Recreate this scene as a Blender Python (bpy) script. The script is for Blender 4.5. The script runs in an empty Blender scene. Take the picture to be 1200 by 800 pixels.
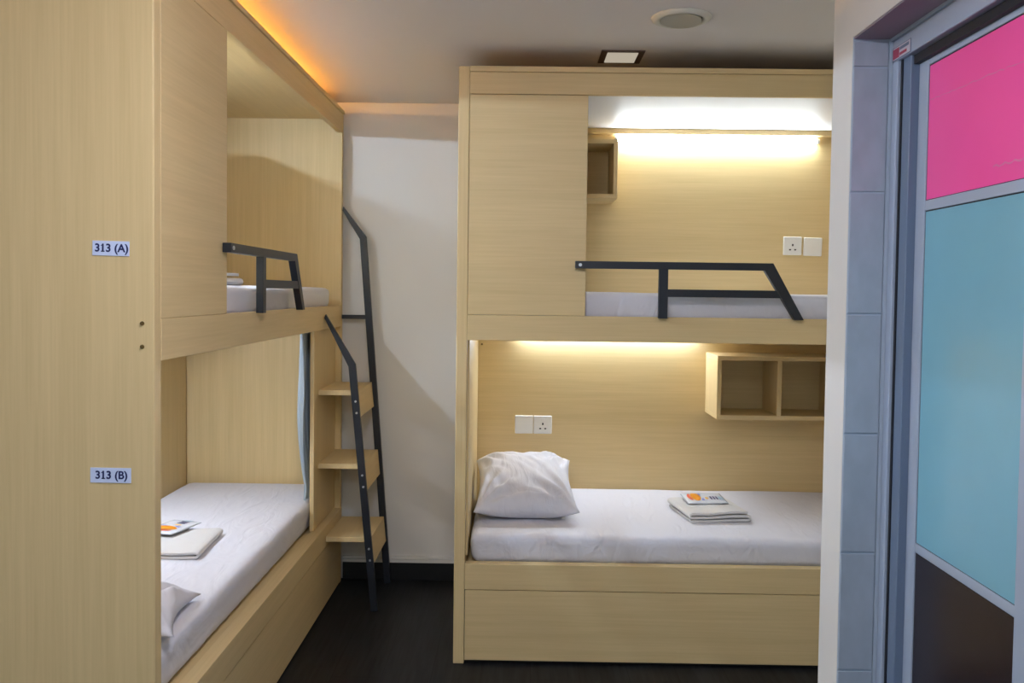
import bpy, bmesh, math, random
from mathutils import Vector, Matrix, noise
random.seed(7)
PI = math.pi
sc = bpy.context.scene
COL = sc.collection

# ------------------------------------------------------------------ camera
cam_d = bpy.data.cameras.new('camera')
cam = bpy.data.objects.new('camera', cam_d); COL.objects.link(cam); sc.camera = cam
F, PITCH, YAW, ROLL, CY = 1009.6, .0346, -.0091, .0126, 376.6
cam_d.sensor_width = 36.0; cam_d.sensor_fit = 'HORIZONTAL'
cam_d.lens = F / 1200 * 36; cam_d.shift_y = (CY - 400) / 1200
cam_d.clip_start = .02
cp, sp, c_, s_ = math.cos(PITCH), math.sin(PITCH), math.cos(YAW), math.sin(YAW)
fw = Vector((s_ * cp, c_ * cp, -sp)); rt = Vector((c_, -s_, 0)); up = rt.cross(fw)
R_ = math.cos(ROLL) * rt + math.sin(ROLL) * up
U_ = -math.sin(ROLL) * rt + math.cos(ROLL) * up
m = Matrix((R_, U_, -fw)).transposed().to_4x4(); m.translation = (0, 0, 1.4)
cam.matrix_world = m
vs = sc.view_settings
vs.view_transform = 'Standard'; vs.look = 'None'; vs.gamma = 1; vs.use_curve_mapping = False
vs.exposure = 0.0

# ------------------------------------------------------------------ materials
def srgb(r, g, b):
    f = lambda c: (c / 255) / 12.92 if c <= 10 else ((c / 255 + .055) / 1.055) ** 2.4
    return (f(r), f(g), f(b), 1)

def newmat(name):
    mt = bpy.data.materials.new(name); mt.use_nodes = True
    nt = mt.node_tree; return mt, nt, nt.nodes['Principled BSDF']

def plain(name, col, rough=.5, bump=0, bscale=60, metal=0, vary=0, spec=.5, stretch=(1, 1, 1)):
    mt, nt, b = newmat(name)
    b.inputs['Base Color'].default_value = col
    b.inputs['Roughness'].default_value = rough
    b.inputs['Metallic'].default_value = metal
    b.inputs['Specular IOR Level'].default_value = spec
    if bump or vary:
        tc = nt.nodes.new('ShaderNodeTexCoord'); mp = nt.nodes.new('ShaderNodeMapping')
        mp.inputs['Scale'].default_value = stretch
        n = nt.nodes.new('ShaderNodeTexNoise'); n.inputs['Scale'].default_value = bscale
        n.inputs['Detail'].default_value = 4
        nt.links.new(tc.outputs['Object'], mp.inputs[0]); nt.links.new(mp.outputs[0], n.inputs['Vector'])
        if bump:
            bp = nt.nodes.new('ShaderNodeBump'); bp.inputs['Strength'].default_value = bump
            bp.inputs['Distance'].default_value = .002
            nt.links.new(n.outputs['Fac'], bp.inputs['Height']); nt.links.new(bp.outputs[0], b.inputs['Normal'])
        if vary:
            cr = nt.nodes.new('ShaderNodeValToRGB')
            cr.color_ramp.elements[0].position = .3; cr.color_ramp.elements[1].position = .7
            cr.color_ramp.elements[0].color = tuple(v * (1 - vary) for v in col[:3]) + (1,)
            cr.color_ramp.elements[1].color = tuple(min(1, v * (1 + vary)) for v in col[:3]) + (1,)
            nt.links.new(n.outputs['Fac'], cr.inputs[0]); nt.links.new(cr.outputs[0], b.inputs['Base Color'])
    return mt

def wood(name, axis, base=(218, 193, 143)):
    """pale oak laminate; the fine grain runs along the given axis"""
    mt, nt, b = newmat(name)
    b.inputs['Roughness'].default_value = .48
    b.inputs['Specular IOR Level'].default_value = .35
    tc = nt.nodes.new('ShaderNodeTexCoord')
    oi = nt.nodes.new('ShaderNodeObjectInfo')
    ad = nt.nodes.new('ShaderNodeVectorMath'); ad.operation = 'ADD'
    sc3 = nt.nodes.new('ShaderNodeVectorMath'); sc3.operation = 'SCALE'; sc3.inputs['Scale'].default_value = 7.3
    cmb = nt.nodes.new('ShaderNodeCombineXYZ')
    for i in range(3): nt.links.new(oi.outputs['Random'], cmb.inputs[i])
    nt.links.new(cmb.outputs[0], sc3.inputs[0])
    nt.links.new(tc.outputs['Object'], ad.inputs[0]); nt.links.new(sc3.outputs[0], ad.inputs[1])
    cols = []
    for across, along, det in ((150, 3.5, 3), (28, 1.2, 2)):
        mp = nt.nodes.new('ShaderNodeMapping')
        s = [across] * 3; s['XYZ'.index(axis)] = along
        mp.inputs['Scale'].default_value = s
        n = nt.nodes.new('ShaderNodeTexNoise'); n.inputs['Scale'].default_value = 1
        n.inputs['Detail'].default_value = det; n.inputs['Roughness'].default_value = .6
        nt.links.new(ad.outputs[0], mp.inputs[0]); nt.links.new(mp.outputs[0], n.inputs['Vector'])
        cols.append(n)
    mx = nt.nodes.new('ShaderNodeMath'); mx.operation = 'MULTIPLY_ADD'; mx.inputs[1].default_value = .45
    m2 = nt.nodes.new('ShaderNodeMath'); m2.operation = 'MULTIPLY'; m2.inputs[1].default_value = .55
    nt.links.new(cols[0].outputs['Fac'], m2.inputs[0])
    nt.links.new(cols[1].outputs['Fac'], mx.inputs[0]); nt.links.new(m2.outputs[0], mx.inputs[2])
    cr = nt.nodes.new('ShaderNodeValToRGB')
    cb = srgb(*base)
    cr.color_ramp.elements[0].position = .33; cr.color_ramp.elements[1].position = .67
    cr.color_ramp.elements[0].color = (cb[0] * .93, cb[1] * .92, cb[2] * .89, 1)
    cr.color_ramp.elements[1].color = (cb[0] * 1.05, cb[1] * 1.05, cb[2] * 1.06, 1)
    nt.links.new(mx.outputs[0], cr.inputs[0]); nt.links.new(cr.outputs[0], b.inputs['Base Color'])
    bp = nt.nodes.new('ShaderNodeBump'); bp.inputs['Strength'].default_value = .12
    bp.inputs['Distance'].default_value = .0006
    nt.links.new(cols[0].outputs['Fac'], bp.inputs['Height']); nt.links.new(bp.outputs[0], b.inputs['Normal'])
    return mt

def emitter(name, col, strength):
    mt = bpy.data.materials.new(name); mt.use_nodes = True; nt = mt.node_tree
    nt.nodes.clear(); e = nt.nodes.new('ShaderNodeEmission'); o = nt.nodes.new('ShaderNodeOutputMaterial')
    e.inputs[0].default_value = col; e.inputs[1].default_value = strength
    nt.links.new(e.outputs[0], o.inputs[0]); return mt

WX, WY, WZ = wood('oak_laminate_x', 'X'), wood('oak_laminate_y', 'Y'), wood('oak_laminate_z', 'Z')
M = dict(
    wall=plain('white_wall_paint', srgb(222, 219, 214), .75, .08, 90),
    ceil=plain('ceiling_paint', srgb(230, 225, 220), .85, .06, 80),
    black=plain('black_powder_coat', srgb(26, 31, 40), .42, .05, 300),
    sheet=plain('white_cotton', srgb(222, 221, 228), .85, .12, 500),
    towel=plain('white_terry', srgb(218, 215, 212), .95, .6, 900),
    curtain=plain('pale_blue_curtain', srgb(158, 170, 178), .8, .2, 400),
    brass=plain('dull_brass', srgb(122, 104, 70), .35, metal=1),
    steel=plain('bright_steel', srgb(215, 218, 222), .3, metal=.7),
    whitelam=plain('white_laminate', srgb(232, 232, 236), .5),
    plate=plain('white_plastic', srgb(238, 236, 230), .35),
    hole=plain('dark_hole', srgb(35, 32, 30), .8),
    alu=plain('grey_blue_aluminium', srgb(164, 177, 196), .4, .03, 200, metal=.0, spec=.5),
    alud=plain('darker_aluminium', srgb(108, 124, 148), .42),
    gasket=plain('black_gasket', srgb(22, 24, 32), .6),
    pink=plain('pink_panel', srgb(255, 88, 168), .28, vary=.04, bscale=3),
    teal=plain('teal_panel', srgb(126, 184, 204), .22, vary=.04, bscale=3),
    brown=plain('dark_brown_panel', srgb(40, 30, 36), .25, vary=.1, bscale=5),
    tile=plain('grey_tile', srgb(168, 180, 194), .42, .12, 22, vary=.06, stretch=(1, 1, .6)),
    grout=plain('pale_grout', srgb(176, 190, 206), .8),
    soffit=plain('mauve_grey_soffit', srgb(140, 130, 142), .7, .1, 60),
    label=plain('label_paper', srgb(206, 218, 248), .5),
    ink=plain('navy_ink', srgb(22, 34, 92), .5),
    vent=plain('cream_plastic', srgb(214, 212, 196), .45),
    ventg=plain('vent_disc_grey', srgb(172, 170, 155), .55),
    frame=plain('brown_fixture_frame', srgb(92, 74, 62), .6),
    pack=plain('clear_white_sachet', srgb(226, 230, 238), .18),
    orange=plain('orange_print', srgb(250, 160, 30), .3), red=plain('red_print', srgb(238, 110, 80), .3),
    blue=plain('blue_print', srgb(130, 140, 215), .3), dink=plain('dark_print', srgb(60, 60, 110), .3),
    tink=plain('pale_teal_print', srgb(140, 180, 200), .3), yel=plain('yellow_print', srgb(248, 200, 110), .3),
    crim=plain('crimson_print', srgb(170, 50, 80), .4), stick=plain('sticker_white', srgb(205, 200, 212), .4),
    scuff=plain('scuff_marks', srgb(236, 130, 172), .6),
    panelglow=emitter('fixture_panel_glow', (.46, .40, .31, 1), 1),  # faint glow added to the ceiling fitting's panel
    led_ru=emitter('led_upper_back', (68, 76, 80, 1), 1), led_rl=emitter('led_lower_back', (64, 76, 94, 1), 1),
    led_lu=emitter('led_upper_left', (275, 350, 450, 1), 1), led_ll=emitter('led_lower_left', (80, 95, 122, 1), 1),
    ledo=emitter('led_orange', (165, 74, 12, 1), 1),
    lamp=emitter('ceiling_lamp_glow', (44, 43, 48, 1), 1), lamp_fill=emitter('fill_lamp_glow', (35, 43, 50, 1), 1),
)
def wrinkles(mt):
    nt = mt.node_tree; b = nt.nodes['Principled BSDF']; tc = nt.nodes.new('ShaderNodeTexCoord')
    n = nt.nodes.new('ShaderNodeTexNoise'); n.inputs['Scale'].default_value = 5.5; n.inputs['Detail'].default_value = 2.5
    n.inputs['Distortion'].default_value = 1.6
    mp = nt.nodes.new('ShaderNodeMapping'); mp.inputs['Rotation'].default_value = (.3, .2, .5); mp.inputs['Scale'].default_value = (2.2, .8, 1.4)
    bp = nt.nodes.new('ShaderNodeBump'); bp.inputs['Strength'].default_value = .55; bp.inputs['Distance'].default_value = .014
    old = b.inputs['Normal'].links[0].from_socket
    nt.links.new(tc.outputs['Object'], mp.inputs[0]); nt.links.new(mp.outputs[0], n.inputs['Vector'])
    nt.links.new(n.outputs['Fac'], bp.inputs['Height']); nt.links.new(old, bp.inputs['Normal']); nt.links.new(bp.outputs[0], b.inputs['Normal'])
wrinkles(M['sheet'])

def floor_mat():
    mt, nt, b = newmat('dark_vinyl_planks')
    b.inputs['Roughness'].default_value = .55
    b.inputs['Specular IOR Level'].default_value = .3
    tc = nt.nodes.new('ShaderNodeTexCoord')
    mp = nt.nodes.new('ShaderNodeMapping'); mp.inputs['Scale'].default_value = (60, 4, 1)
    n = nt.nodes.new('ShaderNodeTexNoise'); n.inputs['Scale'].default_value = 1; n.inputs['Detail'].default_value = 5
    nt.links.new(tc.outputs['Object'], mp.inputs[0]); nt.links.new(mp.outputs[0], n.inputs['Vector'])
    cr = nt.nodes.new('ShaderNodeValToRGB')
    cr.color_ramp.elements[0].position = .3; cr.color_ramp.elements[1].position = .75
    cr.color_ramp.elements[0].color = srgb(10, 11, 13); cr.color_ramp.elements[1].color = srgb(38, 39, 41)
    nt.links.new(n.outputs['Fac'], cr.inputs[0])
    rot = nt.nodes.new('ShaderNodeMapping'); rot.inputs['Rotation'].default_value = (0, 0, PI / 2)
    br = nt.nodes.new('ShaderNodeTexBrick'); br.inputs['Scale'].default_value = 1
    br.inputs['Brick Width'].default_value = 1.2; br.inputs['Row Height'].default_value = .18
    br.inputs['Mortar Size'].default_value = .0016; br.inputs['Mortar'].default_value = (0, 0, 0, 1)
    br.inputs['Color1'].default_value = (1, 1, 1, 1); br.inputs['Color2'].default_value = (.75, .75, .75, 1)
    nt.links.new(tc.outputs['Object'], rot.inputs[0]); nt.links.new(rot.outputs[0], br.inputs['Vector'])
    mul = nt.nodes.new('ShaderNodeMixRGB'); mul.blend_type = 'MULTIPLY'; mul.inputs[0].default_value = 1
    nt.links.new(cr.outputs[0], mul.inputs[1]); nt.links.new(br.outputs['Color'], mul.inputs[2])
    nt.links.new(mul.outputs[0], b.inputs['Base Color'])
    bp = nt.nodes.new('ShaderNodeBump'); bp.inputs['Strength'].default_value = .25; bp.inputs['Distance'].default_value = .001
    nt.links.new(n.outputs['Fac'], bp.inputs['Height']); nt.links.new(bp.outputs[0], b.inputs['Normal'])
    return mt
M['floor'] = floor_mat()

# ------------------------------------------------------------------ helpers
def worldloc(o):
    v = Vector(o.location)
    while o.parent: o = o.parent; v += Vector(o.location)
    return v

def link(name, me, mat, parent=None, origin=(0, 0, 0)):
    """mesh given in local coords around origin (world); unrotated parents"""
    o = bpy.data.objects.new(name, me); COL.objects.link(o)
    if mat is not None and not me.materials: me.materials.append(mat)
    if parent is not None:
        o.parent = parent; o.location = Vector(origin) - worldloc(parent)
    else: o.location = origin
    return o

def bm_mesh(bm, name='m', smooth=False):
    me = bpy.data.meshes.new(name); bm.normal_update(); bm.to_mesh(me); bm.free()
    if smooth:
        for p in me.polygons: p.use_smooth = True
    return me

def add_box(bm, x0, x1, y0, y1, z0, z1):
    v = [bm.verts.new(p) for p in ((x0, y0, z0), (x1, y0, z0), (x1, y1, z0), (x0, y1, z0), (x0, y0, z1), (x1, y0, z1), (x1, y1, z1), (x0, y1, z1))]
    for f in ((3, 2, 1, 0), (4, 5, 6, 7), (0, 1, 5, 4), (1, 2, 6, 5), (2, 3, 7, 6), (3, 0, 4, 7)):
        bm.faces.new([v[i] for i in f])

def add_prism(bm, pts, y0, y1, ax='Y'):
    """polygon pts in the plane across ax, extruded along it"""
    def P(a, b, t): return (a, t, b) if ax == 'Y' else ((t, a, b) if ax == 'X' else (a, b, t))
    lo = [bm.verts.new(P(a, b, y0)) for a, b in pts]; hi = [bm.verts.new(P(a, b, y1)) for a, b in pts]
    n = len(pts)
    bm.faces.new(lo); bm.faces.new(hi[::-1])
    for i in range(n): bm.faces.new((lo[(i + 1) % n], lo[i], hi[i], hi[(i + 1) % n]))
    bmesh.ops.recalc_face_normals(bm, faces=bm.faces)

def box(name, b, mat, parent=None, bevel=.0012, **k):
    x0, x1, y0, y1, z0, z1 = b
    c = ((x0 + x1) / 2, (y0 + y1) / 2, (z0 + z1) / 2)
    bm = bmesh.new(); add_box(bm, x0 - c[0], x1 - c[0], y0 - c[1], y1 - c[1], z0 - c[2], z1 - c[2])
    if bevel: bmesh.ops.bevel(bm, geom=bm.edges[:], offset=bevel, segments=1, affect='EDGES', clamp_overlap=True)
    return link(name, bm_mesh(bm, name), mat, parent, c)

def cyl(name, p, r, h, axis, mat, parent=None, seg=24, dome=0):
    bm = bmesh.new()
    bmesh.ops.create_cone(bm, cap_ends=True, segments=seg, radius1=r, radius2=r * (1 - dome), depth=h)
    if axis == 'Y': bmesh.ops.rotate(bm, verts=bm.verts, matrix=Matrix.Rotation(PI / 2, 3, 'X'))
    if axis == 'X': bmesh.ops.rotate(bm, verts=bm.verts, matrix=Matrix.Rotation(PI / 2, 3, 'Y'))
    return link(name, bm_mesh(bm, name), mat, parent, p)

def empty(name, loc):
    o = bpy.data.objects.new(name, None); COL.objects.link(o); o.location = loc
    o.empty_display_size = .05; return o

def tag(o, label, cat, group=None):
    o['label'] = label; o['category'] = cat
    if group: o['group'] = group
    return o

def struct(o): o['kind'] = 'structure'; return o

# ------------------------------------------------------------------ room shell
ZC, YW = 2.29, 4.133
XWL, XWR, YBK = -1.64, 1.75, -1.6
struct(box('floor', (XWL - .1, XWR + .1, YBK - .1, YW + .1, -.08, 0), M['floor'], bevel=0))
struct(box('ceiling', (XWL - .1, XWR + .1, YBK - .1, YW + .1, ZC, ZC + .08), M['ceil'], bevel=0))
struct(box('wall_back', (XWL - .1, XWR + .1, YW, YW + .1, 0, ZC), M['wall'], bevel=0))
struct(box('wall_left', (XWL - .1, XWL, YBK, YW, 0, ZC), M['wall'], bevel=0))
struct(box('wall_right', (XWR, XWR + .1, YBK, YW, 0, ZC), M['wall'], bevel=0))
struct(box('wall_front', (XWL, XWR, YBK - .1, YBK, 0, ZC), M['wall'], bevel=0))
struct(box('baseboard_back', (-.843, -.237, YW - .012, YW, 0, .086), plain('black_skirting', srgb(16, 17, 19), .5)))
bm = bmesh.new()
add_box(bm, -.303, .303, -.011, .011, -.0105, .004); add_box(bm, -.303, .303, -.004, .011, .006, .017)
struct(link('trim_1', bm_mesh(bm), M['wall'], None, (-.54, YW - .011, .097)))
# bathroom partition with the doorway: pier beyond the door, lintel over it, wall on the near side
XP, YJ, YE, ZSF, XD = .901, 2.391, 2.536, 2.10, 1.006
YN_O = .75     # near side of the doorway (out of frame)
bm = bmesh.new()
add_box(bm, XP, XWR, YJ, YE, 0, ZC)
add_box(bm, XP, 1.10, YN_O, YJ, ZSF + .006, ZC)
add_box(bm, XP, 1.10, YBK, YN_O, 0, ZC)
struct(link('wall_partition', bm_mesh(bm), M['wall']))
# soffit plaster and tiled jamb
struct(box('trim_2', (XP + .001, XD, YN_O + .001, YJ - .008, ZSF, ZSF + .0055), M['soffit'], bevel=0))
bm = bmesh.new()
add_box(bm, XP + .001, XD + .03, YJ - .004, YJ - .0002, 0, ZSF + .0055)
t1 = struct(link('trim_3', bm_mesh(bm), M['grout']))
bm = bmesh.new()
zs = [ZSF - .006, 2.024, 1.684, 1.350, 1.018, .686, .354, .02]
for a, b in zip(zs[:-1], zs[1:]):
    add_box(bm, XP + .002, XD - .010, YJ - .008, YJ - .004, b + .003, a - .003)
bmesh.ops.bevel(bm, geom=bm.edges[:], offset=.0008, segments=1, affect='EDGES')
struct(link('tile', bm_mesh(bm), M['tile'], t1))
bm = bmesh.new()      # sealant beads in the corners
add_box(bm, XD - .008, XD + .001, YJ - .012, YJ - .004, 0, ZSF)
add_box(bm, XD - .007, XD + .001, YN_O, YJ - .004, ZSF - .008, ZSF)
struct(link('trim_4', bm_mesh(bm), M['grout']))
# rear of the bathroom niche closed by tiled panel
struct(box('wall_bathroom', (1.70, XWR, YN_O, YJ, 0, ZC), M['tile'], bevel=0))

# ------------------------------------------------------------------ sliding door
d = struct(empty('door_1', (XD + .03, YJ - .3, 0)))
def sd(o): return o
box('frame_jamb', (XD, XD + .07, YJ - .046, YJ - .012, 0, ZSF - .0665), M['alu'], d, .002)
box('frame_jamb', (XD + .012, XD + .07, YJ - .098, YJ - .053, 0, ZSF - .03), M['alud'], d, .002)
box('frame_gasket', (XD + .0085, XD + .06, YJ - .0545, YJ - .0445, 0, ZSF - .03), M['gasket'], d, 0)
box('header_rail', (XD, XD + .07, YN_O + .002, YJ - .013, ZSF - .066, ZSF - .008), M['alu'], d, .002)
box('header_track', (XD + .02, XD + .07, YN_O + .002, YJ - .06, ZSF - .09, ZSF - .067), M['gasket'], d, 0)
box('bottom_track', (XD, XD + .07, YN_O + .002, YJ - .013, 0, .018), M['alud'], d, .002)
box('frame_jamb', (XD, XD + .07, YN_O + .002, YN_O + .05, .018, ZSF - .07), M['alu'], d, .002)
LX = XD + .035      # leaf face
def door_leaf(y0, y1, x, s0=.085, s1=.06):
    L = box('door_leaf', (x, x + .028, y1 - s1, y1, .02, ZSF - .078), M['alu'], d, .0015)   # far stile carries the leaf
    # y1 far edge, y0 near edge
    box('stile', (x, x + .028, y0, y0 + s0, .02, ZSF - .078), M['alu'], L, .0015)
    a, b = y0 + s0, y1 - s1
    def rail(z0, z1): box('rail', (x + .001, x + .027, a - .0005, b + .0005, z0, z1), M['alu'], L, .001)
    rail(1.995, ZSF - .078); rail(1.622, 1.648); rail(.732, .756); rail(.02, .10)
    for nm, z0, z1, mt in (('pink_panel', 1.648, 1.995, 'pink'), ('teal_panel', .756, 1.622, 'teal'), ('brown_panel', .10, .732, 'brown')):
        g = box('gasket', (x + .004, x + .022, a - .002, b + .002, z0 - .002, z1 + .002), M['gasket'], L, 0)
        o = box('glazing_panel', (x + .0035, x + .012, a + .003, b - .003, z0 + .002, z1 - .003), M[mt], L, 0)
        o['label'] = {'pink': 'bright pink panel', 'teal': 'pale teal panel', 'brown': 'dark brown panel'}[mt]
    return L
leaf = door_leaf(1.715, 2.328, LX, .075, .083)
# scuffs left by an old sticker on the pink panel
def scuff(pts, w):
    bm = bmesh.new()
    for i in range(len(pts) - 1):
        (a, b), (c, e) = pts[i], pts[i + 1]
        k = w * random.uniform(.4, 1.2)
        vs_ = [bm.verts.new((LX + .0031, *q)) for q in ((a, b - k), (c, e - k), (c, e + k), (a, b + k))]
        bm.faces.new(vs_)
    return bm
pk = [(2.235 - i * .016, 1.905 - i * .0004 + random.uniform(-.002, .002)) for i in range(30)]
o_ = scuff(pk, .0014); add = scuff([(1.93 - i * .012, 1.690 + .003 * math.sin(i * 2)) for i in range(11)], .0022)
link('scuff_mark', bm_mesh(o_), M['scuff'], leaf); link('scuff_mark', bm_mesh(add), M['scuff'], leaf)
leaf2 = door_leaf(.80, 1.745, LX + .031 - .0, .07, .07)
# little maker's sticker on the header rail
st = box('door_sticker', (XD - .0012, XD - .0002, 2.268, 2.377, 2.036, 2.071), M['alud'], None, 0)
tag(st, 'small red and white sticker at the corner of the grey sliding door header', 'sticker')
box('sticker_face', (XD - .0018, XD - .0011, 2.271, 2.374, 2.038, 2.069), M['stick'], st, 0)
box('sticker_red_block', (XD - .0024, XD - .0019, 2.335, 2.372, 2.040, 2.066), M['crim'], st, 0)
box('sticker_print', (XD - .0024, XD - .0019, 2.278, 2.332, 2.057, 2.065), M['alud'], st, 0)
box('sticker_print', (XD - .0024, XD - .0019, 2.290, 2.332, 2.043, 2.050), M['crim'], st, 0)

# ------------------------------------------------------------------ guard rail (shared shape)
def bar(bm, p, q, w, t0, t1):
    """flat tube between (s,z) points, width w in its plane, from t0 to t1 outward (local -Y is outward)"""
    p, q = Vector(p), Vector(q); dr = (q - p).normalized(); n = Vector((-dr.y, dr.x)) * w / 2
    add_prism(bm, [(p + n)[:], (q + n)[:], (q - n)[:], (p - n)[:]], -t1, -t0, 'Y')
def guard_rail(parent, loc, rz):
    bm = bmesh.new()   # s from 0, z from the top of the side rail
    H = .203
    # top bar with bend and slanting end
    add_prism(bm, [(0, H), (0, H - .027), (.693, H - .027), (.806, -.004), (.84, -.004), (.724, H)], -.026, -.001, 'Y')
    add_box(bm, .308, .341, -.025, -.002, -.004, H - .026)
    bar(bm, (.34, .0895), (.765, .0895), .028, .003, .024)
    bmesh.ops.bevel(bm, geom=bm.edges[:], offset=.001, segments=1, affect='EDGES')
    me = bm_mesh(bm, 'guard_rail')
    o = link('guard_rail', me, M['black'], parent, loc); o.rotation_euler = (0, 0, rz)
    o['label'] = 'black metal guard rail'
    b = cyl('bolt', (0, 0, 0), .006, .004, 'Y', M['steel']); b.parent = o; b.location = (.018, -.027, H - .014)
    return o

# ------------------------------------------------------------------ shelf, lights, sockets
def cubby(name, x0, x1, y0, y1, z0, z1, axis, cells, label, group='open wooden box shelves on the bunk walls'):
    """open fronted box; axis 'X' = long along X opening towards -Y, 'Y' = long along Y opening towards +X"""
    c = ((x0 + x1) / 2, y1 if axis == 'X' else (y0 + y1) / 2, z0) if axis == 'X' else (x0, (y0 + y1) / 2, z0)
    e = tag(empty(name, c), label, 'shelf', group); t = .019
    WA = WX if axis == 'X' else WY
    box('top_board', (x0, x1, y0, y1, z1 - t, z1), WA, e); box('bottom_board', (x0, x1, y0, y1, z0, z0 + t), WA, e)
    if axis == 'X':
        box('back_board', (x0 + t, x1 - t, y1 - .008, y1, z0 + t, z1 - t), WX, e)
        for i in range(cells + 1):
            a = x0 + (x1 - x0 - t) * i / cells
            box('side_board' if i in (0, cells) else 'divider', (a, a + t, y0 + .0005, y1 - .0005, z0 + t, z1 - t), WZ, e)
    else:
        box('back_board', (x0, x0 + .008, y0 + t, y1 - t, z0 + t, z1 - t), WY, e)
        for i in range(cells + 1):
            a = y0 + (y1 - y0 - t) * i / cells
            box('side_board' if i in (0, cells) else 'divider', (x0 + .0005, x1 - .0005, a, a + t, z0 + t, z1 - t), WZ, e)
    return e

def tube(label, p0, p1, r, mat, group='strip lights inside the bunks'):
    p0, p1 = Vector(p0), Vector(p1); L = (p1 - p0).length; ax = 'X' if abs(p1.x - p0.x) > .1 else 'Y'
    mid = (p0 + p1) / 2
    e = tag(empty('strip_light', mid), label, 'light', group)
    cyl('diffuser', mid, r, L, ax, mat, e, 16)
    for s in (-1, 1):
        cyl('end_cap', mid + (p1 - p0).normalized() * s * (L / 2 + .006), r * 1.08, .012, ax, M['plate'], e, 16)
    w = .006
    if ax == 'X': box('mounting_strip', (p0.x, p1.x, p0.y + r - .001, p0.y + r + w, p0.z - r, p0.z + r), M['plate'], e)
    else: box('mounting_strip', (p0.x - r - w, p0.x - r + .001, p0.y, p1.y, p0.z - r, p0.z + r), M['plate'], e)
    return e

def plate(kind, x, y, z, label, tilt=0):
    """86 mm plate on a wall facing -Y, centred at x,z"""
    o = box('socket_plate' if kind == 'socket' else 'blank_plate', (x - .043, x + .043, y - .009, y - .0003, z - .043, z + .043), M['plate'], None, .003)
    tag(o, label, 'socket' if kind == 'socket' else 'wall plate', 'white electrical plates in the bunks')
    o.rotation_euler = (0, tilt, 0)
    if kind == 'socket':
        for dx, dz, w, h in ((0, .004, .007, .010), (-.012, -.018, .009, .006), (.012, -.018, .009, .006)):
            b = box('pin_hole', (x + dx - w / 2, x + dx + w / 2, y - .0097, y - .0085, z + dz - h / 2, z + dz + h / 2), M['hole'], o, 0)
        box('switch_rocker', (x - .008, x + .008, y - .0115, y - .0088, z + .018, z + .034), M['plate'], o, .001)
    return o

# ------------------------------------------------------------------ soft things
def mattress(b, label, seed, wr=.004, taper=.012):
    x0, x1, y0, y1, z0, z1 = b
    cx, cy = (x0 + x1) / 2, (y0 + y1) / 2
    LX_, LY_, H = x1 - x0, y1 - y0, z1 - z0
    nx, ny, nz = max(8, int(LX_ / .018)), max(8, int(LY_ / .018)), 9
    bm = bmesh.new()
    bmesh.ops.create_cube(bm, size=1)
    bm.free(); bm = bmesh.new()
    def P(u, v, w):            # u,v in [-.5,.5], w in [0,1]
        x, y, z = u * LX_, v * LY_, w * H
        r = .032
        # rounded box
        hx, hy, hz = LX_ / 2 - r, LY_ / 2 - r, H / 2 - r
        c = Vector((max(-hx, min(hx, x)), max(-hy, min(hy, y)), max(-hz, min(hz, z - H / 2))))
        dd = Vector((x, y, z - H / 2)) - c
        if dd.length > 1e-6: c = c + dd.normalized() * min(r, dd.length * 1.0)
        x, y, z = c.x, c.y, c.z + H / 2
        # sheet wrinkles
        q = Vector((x + seed * 3.1, y - seed, z))
        n1 = noise.noise(Vector((q.x * 3.1, q.y * 3.1, z * 2)))
        side = 1 if w < .85 else .0
        n2 = noise.noise(Vector((q.x * 16 + z * 22, q.y * 16 - z * 10, z * 4)))
        ang = noise.noise(Vector((q.x * 9 + q.y * 4, q.y * 2.2 - q.x * 5, 3)))
        if w > .5: z += wr * .8 * n1 + wr * .55 * max(0, ang - .1)
        o = wr * (n2 * 1.1 + .4 * n1) * (1 if abs(u) > .49 or abs(v) > .49 else 0) * (1 - abs(w - .45))
        if abs(v) > .49: y += math.copysign(abs(o) * 0 + o, v)
        if abs(u) > .49: x += math.copysign(o, u)
        k = taper * (1 - w)          # tucks in a little under
        if abs(v) > .45: y -= math.copysign(k, v)
        if abs(u) > .45: x -= math.copysign(k, u)
        return (x, y, z)
    vd = {}
    def V(i, j, k):
        if (i, j, k) not in vd:
            def ss(a, n):    # denser near the edges
                t = a / n
                return t
            vd[(i, j, k)] = bm.verts.new(P(ss(i, nx) - .5, ss(j, ny) - .5, k / nz))
        return vd[(i, j, k)]
    for i in range(nx):
        for j in range(ny):
            bm.faces.new((V(i, j, nz), V(i + 1, j, nz), V(i + 1, j + 1, nz), V(i, j + 1, nz)))
            bm.faces.new((V(i, j + 1, 0), V(i + 1, j + 1, 0), V(i + 1, j, 0), V(i, j, 0)))
    for k in range(nz):
        for i in range(nx):
            bm.faces.new((V(i, 0, k), V(i + 1, 0, k), V(i + 1, 0, k + 1), V(i, 0, k + 1)))
            bm.faces.new((V(i + 1, ny, k), V(i, ny, k), V(i, ny, k + 1), V(i + 1, ny, k + 1)))
        for j in range(ny):
            bm.faces.new((V(0, j + 1, k), V(0, j, k), V(0, j, k + 1), V(0, j + 1, k + 1)))
            bm.faces.new((V(nx, j, k), V(nx, j + 1, k), V(nx, j + 1, k + 1), V(nx, j, k + 1)))
    o = link('mattress', bm_mesh(bm, 'mattress', True), M['sheet'], None, (cx, cy, z0))
    return tag(o, label, 'mattress', 'white-sheeted mattresses in the bunks')

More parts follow.
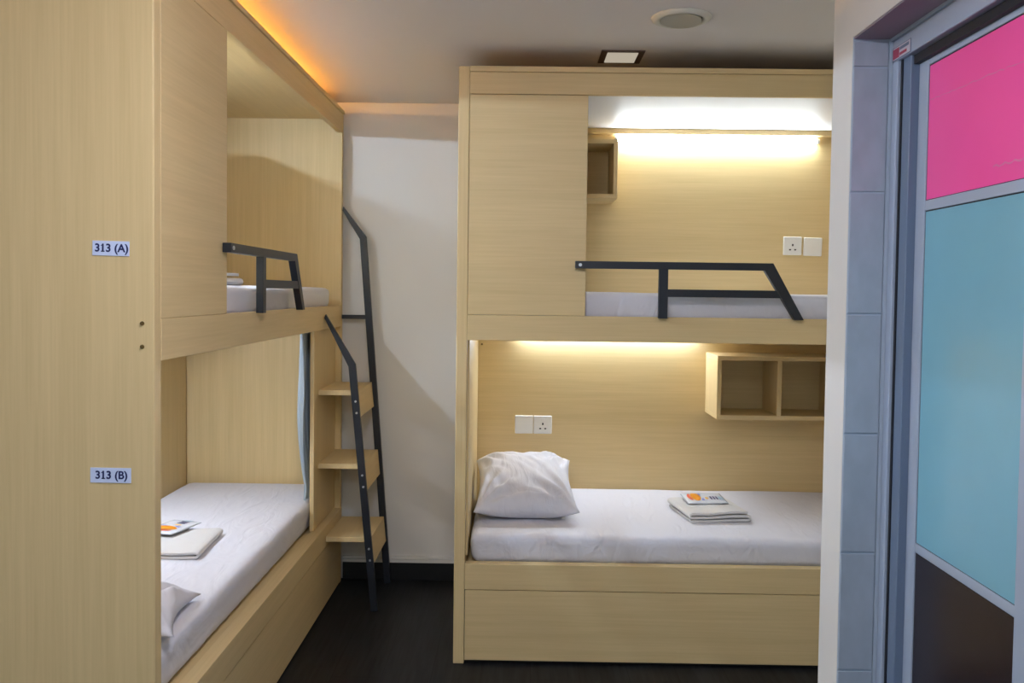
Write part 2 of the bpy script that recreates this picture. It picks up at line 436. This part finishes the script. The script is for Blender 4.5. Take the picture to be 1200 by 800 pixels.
def pillow(loc, hx, hy, th, rot, label, seed=0, slump=0):
    bm = bmesh.new(); N = 56
    g = {}
    for side in (1, -1):
        for i in range(N + 1):
            for j in range(N + 1):
                u, v = -1 + 2 * i / N, -1 + 2 * j / N
                edge = i in (0, N) or j in (0, N)
                if edge and side == -1: g[(side, i, j)] = g[(1, i, j)]; continue
                ru = 1 - abs(u) ** 2.6; rv = 1 - abs(v) ** 2.6
                h = th * (max(0, ru) ** .52) * (max(0, rv) ** .52)
                # pinched sides, pulled out corners
                x = u * hx * (1 - .10 * (1 - v * v) * u * u); y = v * hy * (1 - .10 * (1 - u * u) * v * v)
                # folds radiating from corners
                f = 0
                for cx_, cy_ in ((1, -1), (-1, -1), (1, 1), (-1, 1)):
                    a = math.atan2(v - cy_, u - cx_); rr = math.hypot(u - cx_, v - cy_)
                    f += .011 * math.sin(a * 15 + seed + cx_) * math.exp(-((rr - .55) / .38) ** 2)
                f += .010 * noise.noise(Vector((x * 9 + seed, y * 5, side)))
                f += .006 * noise.noise(Vector((x * 25 + y * 14 + seed, y * 8, side + 4)))
                f -= .007 * math.exp(-((v + .80 + .03 * u * u) / .03) ** 2) * (side > 0)
                e = min(1, (1 - max(abs(u), abs(v))) * 6)
                z = side * (h + f * e) if side > 0 else -(h * .8 + .2 * f * e)
                z += .004 * math.sin(u * 7 + seed) * (1 - e)
                if slump and side > 0: z -= slump * (u + 1) * .5 * h / th * .02
                g[(side, i, j)] = bm.verts.new((x, y, z))
    for side in (1, -1):
        for i in range(N):
            for j in range(N):
                q = [g[(side, i, j)], g[(side, i + 1, j)], g[(side, i + 1, j + 1)], g[(side, i, j + 1)]]
                if side < 0: q.reverse()
                bm.faces.new(q)
    o = link('pillow', bm_mesh(bm, 'pillow', True), M['sheet'], None, loc); o.rotation_euler = rot
    return tag(o, label, 'pillow', 'white pillows on the lower bunks')

def towel(loc, w, dpt, layers, rz, label, th=.009, seed=0):
    """folded towel: a cloth strip folded back and forth, seen end-on towards local -Y"""
    path = []; gap = th * 1.25
    for L in range(layers):
        z = L * gap; xs = [(-w / 2 + w * i / 16) for i in range(17)]
        if L % 2: xs = xs[::-1]
        inset = .004 * L
        for x in xs: path.append((x * (1 - inset / w), z))
        if L < layers - 1:
            sx = 1 if L % 2 == 0 else -1
            for k in (1, 2, 3):
                a = -PI / 2 + PI * k / 4
                path.append((sx * (w / 2 - inset + math.cos(a) * gap * .55), z + gap / 2 + math.sin(a) * gap / 2))
    bm = bmesh.new(); ny = 14; rows = []
    for j in range(ny + 1):
        y = -dpt / 2 + dpt * j / ny; r = []
        for i, (x, z) in enumerate(path):
            n = noise.noise(Vector((x * 8 + seed, y * 6, 1.0))); n2 = noise.noise(Vector((i * .15 + seed, 5, y * 3)))
            zz = z + th / 2 + (.0028 * (n + .6)) * (z / gap + .3)
            yy = y + .004 * n2 * (1 if j in (0, ny) else 0)
            r.append(bm.verts.new((x + .003 * n, yy, zz)))
        rows.append(r)
    for j in range(ny):
        for i in range(len(path) - 1):
            bm.faces.new((rows[j][i], rows[j][i + 1], rows[j + 1][i + 1], rows[j + 1][i]))
    bmesh.ops.recalc_face_normals(bm, faces=bm.faces)
    o = link('folded_towel', bm_mesh(bm, 'folded_towel', True), M['towel'], None, loc); o.rotation_euler = (0, 0, rz)
    md = o.modifiers.new('thickness', 'SOLIDIFY'); md.thickness = th * .86; md.offset = 0
    md2 = o.modifiers.new('soft', 'BEVEL'); md2.width = .002; md2.segments = 2; md2.limit_method = 'ANGLE'
    return tag(o, label, 'towel', 'folded white towels on the mattresses')

def sachet(loc, rz, label, tilt=0):
    """sealed plastic sachet with printed marks"""
    w, dd, th = .088, .062, .009; N = 22
    bm = bmesh.new(); g = {}
    for s in (1, -1):
        for i in range(N + 1):
            for j in range(N + 1):
                u, v = -1 + 2 * i / N, -1 + 2 * j / N
                if s < 0 and (i in (0, N) or j in (0, N)): g[(s, i, j)] = g[(1, i, j)]; continue
                h = th * max(0, 1 - abs(u) ** 4) ** .7 * max(0, 1 - abs(v) ** 3) ** .6
                h += .0012 * noise.noise(Vector((u * 5, v * 4, s * 3))) * (1 - max(abs(u), abs(v)))
                g[(s, i, j)] = bm.verts.new((u * w, v * dd, s * h + (0.0)))
        for i in range(N):
            for j in range(N):
                q = [g[(s, i, j)], g[(s, i + 1, j)], g[(s, i + 1, j + 1)], g[(s, i, j + 1)]]
                bm.faces.new(q if s > 0 else q[::-1])
    o = link('amenity_sachet', bm_mesh(bm, 'amenity_sachet', True), M['pack'], None, loc); o.rotation_euler = (tilt, 0, rz)
    def hgt(x, y):
        u, v = x / w, y / dd
        return th * max(0, 1 - abs(u) ** 4) ** .7 * max(0, 1 - abs(v) ** 3) ** .6 + .0012
    def decal(name, pts, mt):
        bm = bmesh.new(); cx = sum(p[0] for p in pts) / len(pts); cy = sum(p[1] for p in pts) / len(pts)
        c = bm.verts.new((cx, cy, hgt(cx, cy))); vv = [bm.verts.new((x, y, hgt(x, y))) for x, y in pts]
        for i in range(len(vv)): bm.faces.new((c, vv[i], vv[(i + 1) % len(vv)]))
        bmesh.ops.recalc_face_normals(bm, faces=bm.faces)
        q = link(name, bm_mesh(bm), mt); q.parent = o; q.location = (0, 0, 0)
    def disc(cx, cy, rx, ry, a0=0, a1=2 * PI, n=20):
        return [(cx + rx * math.cos(a0 + (a1 - a0) * i / n), cy + ry * math.sin(a0 + (a1 - a0) * i / n)) for i in range(n + 1)]
    decal('printed_mark', disc(-.056, .0, .016, .040, PI / 2, 3 * PI / 2), M['red'])
    decal('printed_mark', disc(-.038, .0, .020, .046), M['orange'])
    decal('printed_mark', [(-.022, .030), (-.010, .042), (-.012, .012), (-.020, .016)], M['blue'])
    decal('printed_mark', [(-.022, -.044), (-.008, -.044), (-.010, -.024), (-.018, -.022)], M['blue'])
    decal('printed_mark', disc(.004, -.022, .007, .013), M['yel'])
    for i, mt in enumerate(('dink', 'dink', 'dink', 'tink', 'tink')):
        x = .020 + i * .0125
        decal('printed_letter', [(x, -.036), (x + .008, -.036), (x + .008, -.002), (x, -.002)], M[mt])
    return tag(o, label, 'sachet', 'plastic toiletry sachets on the towels')

# ------------------------------------------------------------------ LEFT BUNK
XL, XLB, YN, YF = -.845, -1.587, 1.981, 4.093
tl, tn = .040, .040
L = tag(empty('bunk_bed', (-1.22, 3.04, 0)), 'pale wood bunk bed on the left with number labels on its end panel', 'bunk bed', 'pale wooden bunk beds')
ep = box('end_panel', (XLB - .02, XL, YN, YN + tn, 0, 2.24), WZ, L, .003)
for z in (1.316, 1.262): cyl('bolt', (-.8725, YN - .0015, z), .0055, .005, 'Y', M['brass'], ep, 12, .3)
box('end_panel', (XLB - .02, XL, YF - .030, YF, 0, 2.225), WZ, L)
ya, yb = YN + tn, YF - .030
box('back_panel', (XLB - .018, XLB, ya, yb, 0, 2.2), WZ, L)
box('top_panel', (XLB - .02, XL - .006, ya, yb, 2.198, 2.216), WY, L)
box('top_cap', (XLB - .02, XL + .006, ya, YF, 2.2255, 2.242), WY, L)
box('fascia', (XL - .022, XL, ya, yb, 2.135, 2.2255), WY, L)
box('side_rail', (XL - .024, XL + .001, ya, yb, 1.2265, 1.3255), WY, L)
box('bed_deck', (XLB, XL - .024, ya, yb, 1.262, 1.296), WY, L)
box('privacy_panel', (XL - .021, XL - .0005, ya, 2.478, 1.326, 2.1345), WY, L, .0015)
box('privacy_panel', (XL - .044, XL - .026, 3.645, yb, .364, 1.226), WZ, L, .0015)
box('base_rail', (XL - .038, XL + .008, ya, YF - .031, .272, .3625), WY, L)
box('drawer_front', (XL - .012, XL + .005, ya + .002, YF - .033, .012, .2685), WY, L)
box('plinth', (XL - .035, XL - .013, ya, yb, 0, .262), M['hole'], L, 0)
box('bed_deck', (XLB, XL - .039, ya, yb, .320, .350), WY, L)
box('corner_batten', (XLB + .0005, XLB + .012, 3.2, yb - .012, .40, 1.262), WZ, L)
gl = guard_rail(L, (XL, 2.435, 1.3255 - .004 + .004), PI / 2)

# ------------------------------------------------------------------ RIGHT BUNK
XR0, XR1, XRE, YR, YB = -.235, -.195, 1.655, 3.192, 4.072
Rr = tag(empty('bunk_bed', (.6, 3.65, 0)), 'pale wood bunk bed across the back of the room, facing the camera', 'bunk bed', 'pale wooden bunk beds')
box('end_panel', (XR0, XR1, YR, YW - .003, 0, 2.2255), WZ, Rr, .002)
box('end_panel', (XRE, XRE + .03, YR, YW - .003, 0, 2.2255), WZ, Rr, .002)
box('back_panel', (XR1, XRE, YB, YB + .018, 0, 2.19), WX, Rr)
tp = box('top_panel', (XR1, XRE, YR + .02, YB, 2.166, 2.186), M['whitelam'], Rr); tp['label'] = 'white laminate underside of the top'
box('cornice_strip', (XR1, XRE, YB - .032, YB - .0005, 2.140, 2.1655), WX, Rr)
box('top_cap', (XR1 + .0005, XRE, YR - .006, YB + .018, 2.2055, 2.2255), WX, Rr)
box('fascia', (XR1 + .0005, XRE, YR, YR + .02, 2.1255, 2.205), WX, Rr)
box('privacy_panel', (XR1 + .001, .2415, YR + .001, YR + .021, 1.3135, 2.1235), WX, Rr)
box('side_rail', (XR1 + .0005, XRE, YR - .001, YR + .026, 1.218, 1.3125), WX, Rr)
box('bed_deck', (XR1, XRE, YR + .026, YB, 1.25, 1.286), WX, Rr)
box('base_rail', (XR1 + .0005, XRE, YR, YR + .038, .2825, .3795), WX, Rr)
box('drawer_front', (XR1 + .002, XRE - .002, YR + .001, YR + .020, .014, .2795), WX, Rr)
box('plinth', (XR1, XRE, YR + .02, YR + .045, 0, .275), M['hole'], Rr, 0)
box('bed_deck', (XR1, XRE, YR + .038, YB, .325, .360), WX, Rr)
box('side_lining', (XR1 + .0002, XR1 + .008, YR + .04, 3.50, .40, 1.25), WZ, Rr, .001)
gr = guard_rail(Rr, (.201, YR - .001, 1.3125), 0)
cyl('bolt', (-.178, YB - .001, 1.15), .005, .004, 'Y', M['brass'], Rr, 12)

cubby('box_shelf', -.10, .424, YB - .24, YB - .0005, 1.818, 2.078, 'X', 2, 'open wooden box shelf inside the upper back bunk beside the glowing tube')
cubby('box_shelf', .882, 1.436, YB - .24, YB - .0005, .843, 1.126, 'X', 2, 'two-cell open wooden box shelf on the wall of the lower back bunk')
cubby('box_shelf', XLB + .0005, XLB + .24, 3.08, 3.60, 1.818, 2.078, 'Y', 2, 'open wooden box shelf hidden high inside the upper left bunk')

tube('bright white tube light along the back wall of the upper back bunk', (.445, YB - .018, 2.118), (1.372, YB - .018, 2.118), .011, M['led_ru'])
tube('strip light under the deck of the back bunk lighting the lower bed', (.00, YB - .02, 1.228), (.84, YB - .02, 1.228), .011, M['led_rl'])
tube('strip light high inside the upper left bunk', (XLB + .02, 2.42, 2.165), (XLB + .02, 3.04, 2.165), .011, M['led_lu'])
tube('strip light under the deck of the left bunk lighting its lower bed', (XLB + .03, 2.5, 1.238), (XLB + .03, 3.5, 1.238), .011, M['led_ll'])
o = box('cove_strip_light', (-1.09, -1.07, 2.1, 3.85, 2.2425, 2.249), M['ledo'], None, 0)
tag(o, 'orange glowing strip light lying on top of the left bunk under the ceiling', 'light')

plate('socket', 1.275, YB, 1.631, 'white three-pin socket plate, left of the pair in the upper back bunk')
plate('blank', 1.370, YB, 1.628, 'blank white wall plate, right of the pair in the upper back bunk', math.radians(1.5))
plate('blank', .026, YB, .772, 'blank white wall plate above the pillow in the lower back bunk')
plate('socket', .115, YB, .772, 'white three-pin socket plate above the pillow in the lower back bunk')

# ------------------------------------------------------------------ mattresses and bedding
mattress((XR1 + .014, XRE - .01, YR + .046, YB - .006, .3605, .475), 'white-sheeted mattress on the lower deck of the back bunk, under the pillow', 1, .006)
mattress((XR1 + .010, XRE - .01, YR + .036, YB - .006, 1.2865, 1.402), 'white-sheeted mattress on the upper deck of the back bunk behind its rail', 2, .006)
mattress((XLB + .018, XL - .050, ya + .008, yb - .012, .3505, .482), 'white-sheeted mattress on the lower deck of the left bunk', 3, .005)
mattress((XLB + .004, XL - .028, ya + .008, yb - .085, 1.2965, 1.408), 'white-sheeted mattress on the upper deck of the left bunk', 4, .006)

pillow((.030, 3.660, .573), .213, .262, .102, (math.radians(12), 0, math.radians(1.5)), 'plump white pillow at the left end of the lower back bunk', 1.0)
pillow((-1.19, 2.272, .540), .30, .185, .060, (math.radians(-3), math.radians(6), math.radians(10)), 'white pillow at the near end of the lower left bunk, mostly behind the end panel', 3.0)

towel((.800, 3.60, .4765), .245, .27, 3, math.radians(9), 'folded white towel on the lower mattress of the back bunk', .011, 2)
towel((-1.225, 3.01, .4835), .26, .30, 2, math.radians(4), 'folded white towel on the lower mattress of the left bunk', .010, 5)
towel((-1.13, 2.95, 1.4085), .25, .26, 3, math.radians(0), 'folded white towel on the upper mattress of the left bunk', .0115, 8)
sachet((.795, 3.655, .529), math.radians(6), 'plastic toiletry sachet with orange mark on the towel of the back bunk', math.radians(6))
sachet((-1.268, 3.13, .519), math.radians(74), 'plastic toiletry sachet with orange mark on the towel of the lower left bunk')

# ------------------------------------------------------------------ curtain gathered at the foot of the lower left bunk
bm = bmesh.new(); NU, NV = 90, 34; rows = []
for j in range(NV + 1):
    t = j / NV; z = 1.222 - t * (1.222 - .488)
    ya_, yb_ = 3.60, 3.985
    # gathers tighter and drifts towards the foot end lower down
    k = max(0, t - .45) / .55
    ya_ += .02 * math.sin(t * 3) * 0 + .13 * k ** 1.6
    if t > .93: ya_ -= .05 * (t - .93) / .07
    r = []
    for i in range(NU + 1):
        u = i / NU; y = ya_ + (yb_ - ya_) * u
        amp = .010 + .003 * math.sin(t * 4 + u * 3)
        x = -.921 + amp * math.sin(u * 2 * PI * 9.5 + 2.2 * t + .4 * math.sin(t * 5)) + .004 * math.sin(u * 17 + t * 6)
        y += .006 * math.cos(u * 2 * PI * 9.5 + 1.3 * t)
        r.append(bm.verts.new((x, y, z)))
    rows.append(r)
for j in range(NV):
    for i in range(NU): bm.faces.new((rows[j][i], rows[j][i + 1], rows[j + 1][i + 1], rows[j + 1][i]))
for v in bm.verts: v.co -= Vector((-.925, 3.83, .488))
o = link('curtain', bm_mesh(bm, 'curtain', True), M['curtain'], None, (-.925, 3.83, .488))
md = o.modifiers.new('thickness', 'SOLIDIFY'); md.thickness = .0025
tag(o, 'pale blue-grey curtain gathered at the foot end of the lower left bunk', 'curtain')
o = cyl('curtain_rod', (-.925, 3.04, 1.243), .008, 2.03, 'Y', M['steel'], None, 12)
tag(o, 'thin curtain rod under the deck of the left bunk', 'curtain rod')

# ------------------------------------------------------------------ ladder
Ld = tag(empty('bunk_ladder', (-.70, 3.89, 0)), 'black metal ladder with three wooden treads fixed to the foot of the left bunk', 'ladder')
YLN, YLF = 3.700, 4.066
def rail_path(pts, w):
    """mitred strip along pts in XZ"""
    P = [Vector(p) for p in pts]; out, inn = [], []
    for i, p in enumerate(P):
        ns = []
        if i > 0: dv = (P[i] - P[i - 1]).normalized(); ns.append(Vector((-dv.y, dv.x)))
        if i < len(P) - 1: dv = (P[i + 1] - P[i]).normalized(); ns.append(Vector((-dv.y, dv.x)))
        n = sum(ns, Vector((0, 0))).normalized(); k = (w / 2) / n.dot(ns[0])
        out.append(p + n * k); inn.append(p - n * k)
    return [q[:] for q in out] + [q[:] for q in inn[::-1]]
def ladder_rail(pts, y0, y1, extra=None):
    o0 = Vector((pts[-1][0], (y0 + y1) / 2, 0))
    bm = bmesh.new(); pp = rail_path(pts, .031)
    # cut flat against the bunk and the floor
    pp = [(max(a, XL + .0025), max(b, .0)) for a, b in pp]
    add_prism(bm, [(a - o0.x, b) for a, b in pp], y0 - o0.y, y1 - o0.y)
    if extra: extra(bm, o0)
    bmesh.ops.bevel(bm, geom=bm.edges[:], offset=.001, segments=1, affect='EDGES')
    return link('ladder_rail', bm_mesh(bm), M['black'], Ld, o0)
near_pts = [(-.850, 1.285), (-.722, 1.073), (-.618, 0)]
far_pts = [(-.852, 1.782), (-.745, 1.645), (-.618, 0)]
r1 = ladder_rail(near_pts, YLN, YLN + .018)
r2 = ladder_rail(far_pts, YLF, YLF + .022, lambda bm, o0: add_box(bm, XL + .0025 - o0.x, -.722 - o0.x, -.010, .010, 1.262, 1.281))
def railx(z): return -.722 + (1.073 - z) * (.104 / 1.073)
for i, z in enumerate((.963, .642, .321)):
    xi = -.8705 if i < 2 else XL + .010
    y0, y1 = YLN + .0185, YLF - .0005
    xo = railx(z) - .004
    tr = box('tread', (xi, xo, y0, y1, z - .022, z), WY, Ld, .001)
    o0 = Vector((railx(z - .05), (y0 + y1) / 2, z - .055)); bm = bmesh.new()
    a, b = railx(z), railx(z - .115)
    add_prism(bm, [(a - .004 - o0.x, z + .001 - o0.z), (a + .013 - o0.x, z + .001 - o0.z), (b + .013 - o0.x, z - .115 - o0.z), (b - .004 - o0.x, z - .115 - o0.z)], y0 - o0.y, y1 - o0.y)
    link('apron', bm_mesh(bm), WY, tr, o0)
    for dz in (.045, .095):
        cyl('bolt', (railx(z - dz) + .002, YLN - .0015, z - dz), .0048, .004, 'Y', M['steel'], r1, 12)

# ------------------------------------------------------------------ number labels
def sign(txt, x0, x1, z0, z1, label, rot):
    cx, cz = (x0 + x1) / 2, (z0 + z1) / 2
    o = box('number_label', (x0, x1, YN - .0020, YN - .0004, z0, z1), M['label'], None, .0003)
    tag(o, label, 'label', 'white number labels on the end panel')
    cu = bpy.data.curves.new('t', 'FONT'); cu.body = txt; cu.align_x = 'CENTER'; cu.align_y = 'CENTER'
    cu.size = .0255; cu.offset = .0007; cu.extrude = .0001; cu.space_character = 1.0
    to = bpy.data.objects.new('t', cu); COL.objects.link(to)
    bpy.context.view_layer.update()
    me = bpy.data.meshes.new_from_object(to.evaluated_get(bpy.context.evaluated_depsgraph_get()))
    bpy.data.objects.remove(to)
    # give the plain figure 1 its foot and flag
    bm = bmesh.new(); bm.from_mesh(me); seen = set(); isl = []
    for v in bm.verts:
        if v in seen: continue
        st_, grp = [v], []
        seen.add(v)
        while st_:
            q = st_.pop(); grp.append(q)
            for ed in q.link_edges:
                w_ = ed.other_vert(q)
                if w_ not in seen: seen.add(w_); st_.append(w_)
        isl.append((min(q.co.x for q in grp), max(q.co.x for q in grp), min(q.co.y for q in grp), max(q.co.y for q in grp)))
    isl = sorted(i for i in isl if i[3] - i[2] > .004)
    xs_ = sorted(set((round((i[0] + i[1]) / 2, 5)) for i in isl))
    one = [i for i in isl if i[1] - i[0] < .0045 and i[3] - i[2] > .010 and i[0] < 0]
    if one:
        a0, a1, b0, b1 = one[0]; mid_ = (a0 + a1) / 2; zt = max(v.co.z for v in bm.verts)
        add_box(bm, mid_ - .0042, mid_ + .0042, b0, b0 + .0024, -zt, zt)
        add_prism(bm, [(a1, b1), (a0 - .0028, b1 - .0038), (a0 - .0020, b1 - .0058), (a0 + .001, b1 - .0032)], -zt, zt, 'Z')
    bm.to_mesh(me); bm.free()
    me.transform(Matrix.Rotation(PI / 2, 4, 'X')); me.materials.clear()
    t = link('number_text', me, M['ink'], o, (cx + .002, YN - .0024, cz))
    o.rotation_euler = (0, rot, 0)
sign('313 (A)', -.9865, -.9010, 1.471, 1.505, 'small white label reading 313 (A), the upper one on the end panel', math.radians(1.0))
sign('313 (B)', -.9935, -.8985, .9445, .9795, 'small white label reading 313 (B), the lower one on the end panel', math.radians(.2))

# ------------------------------------------------------------------ ceiling fittings
e = tag(empty('ceiling_vent', (.508, 2.815, ZC)), 'round cream ceiling vent with a loose inner disc', 'vent')
bm = bmesh.new(); S = 48
prof = [(.068, -.002), (.070, -.010), (.082, -.012), (.094, -.006), (.097, -.0003), (.068, -.0003)]
vv = [[bm.verts.new((r * math.cos(2 * PI * i / S), r * math.sin(2 * PI * i / S), z)) for r, z in prof] for i in range(S)]
for i in range(S):
    for k in range(len(prof)):
        bm.faces.new((vv[i][k], vv[(i + 1) % S][k], vv[(i + 1) % S][(k + 1) % len(prof)], vv[i][(k + 1) % len(prof)]))
bmesh.ops.recalc_face_normals(bm, faces=bm.faces)
link('vent_ring', bm_mesh(bm, 'r', True), M['vent'], e, (.508, 2.815, ZC))
cyl('vent_back', (.508, 2.815, ZC - .001), .069, .001, 'Z', M['hole'], e, 48)
dsc = cyl('vent_disc', (.505, 2.808, ZC - .011), .066, .006, 'Z', M['ventg'], e, 48); dsc.rotation_euler = (math.radians(-3), math.radians(3), 0)
e = tag(empty('ceiling_fixture', (.36, 3.28, ZC)), 'small square recessed ceiling fitting just above the top edge of the back bunk', 'ceiling fixture')
bm = bmesh.new()
for a in ((-.08, .08, -.085, -.062), (-.08, .08, .062, .085), (-.08, -.056, -.062, .062), (.056, .08, -.062, .062)):
    add_box(bm, *a, -.004, -.0003)
link('fixture_frame', bm_mesh(bm), M['frame'], e, (.368, 3.280, ZC))
box('fixture_panel', (.311, .425, 3.215, 3.345, ZC - .007, ZC - .0005), M['panelglow'], e, .001)  # glow added so the panel reads lighter than the shaded ceiling around it

# ------------------------------------------------------------------ ceiling lamp of the room and an added fill lamp, both out of view
def lamp(x, y, r, label, mt='lamp'):
    e = tag(empty('ceiling_lamp', (x, y, ZC)), label, 'light', 'flush ceiling lamps')
    cyl('lamp_rim', (x, y, ZC - .012), r + .012, .0235, 'Z', M['plate'], e, 40)
    bm = bmesh.new(); bmesh.ops.create_uvsphere(bm, u_segments=40, v_segments=20, radius=1)
    bmesh.ops.delete(bm, geom=[v for v in bm.verts if v.co.z > .001], context='VERTS')
    for v in bm.verts: v.co = Vector((v.co.x * r, v.co.y * r, v.co.z * .10))
    link('lamp_diffuser', bm_mesh(bm, 'lamp_diffuser', True), M[mt], e, (x, y, ZC - .0238))
lamp(-.15, 1.25, .19, 'round flush ceiling lamp between the left bunk and the sliding door')
lamp(-.3, -.7, .20, 'unseen round ceiling lamp added as fill light behind the camera', 'lamp_fill')  # invented fill, in place of light coming from behind the camera

w = bpy.data.worlds.new('world'); sc.world = w; w.use_nodes = True
w.node_tree.nodes['Background'].inputs[0].default_value = (.6, .65, .75, 1)
w.node_tree.nodes['Background'].inputs[1].default_value = .05
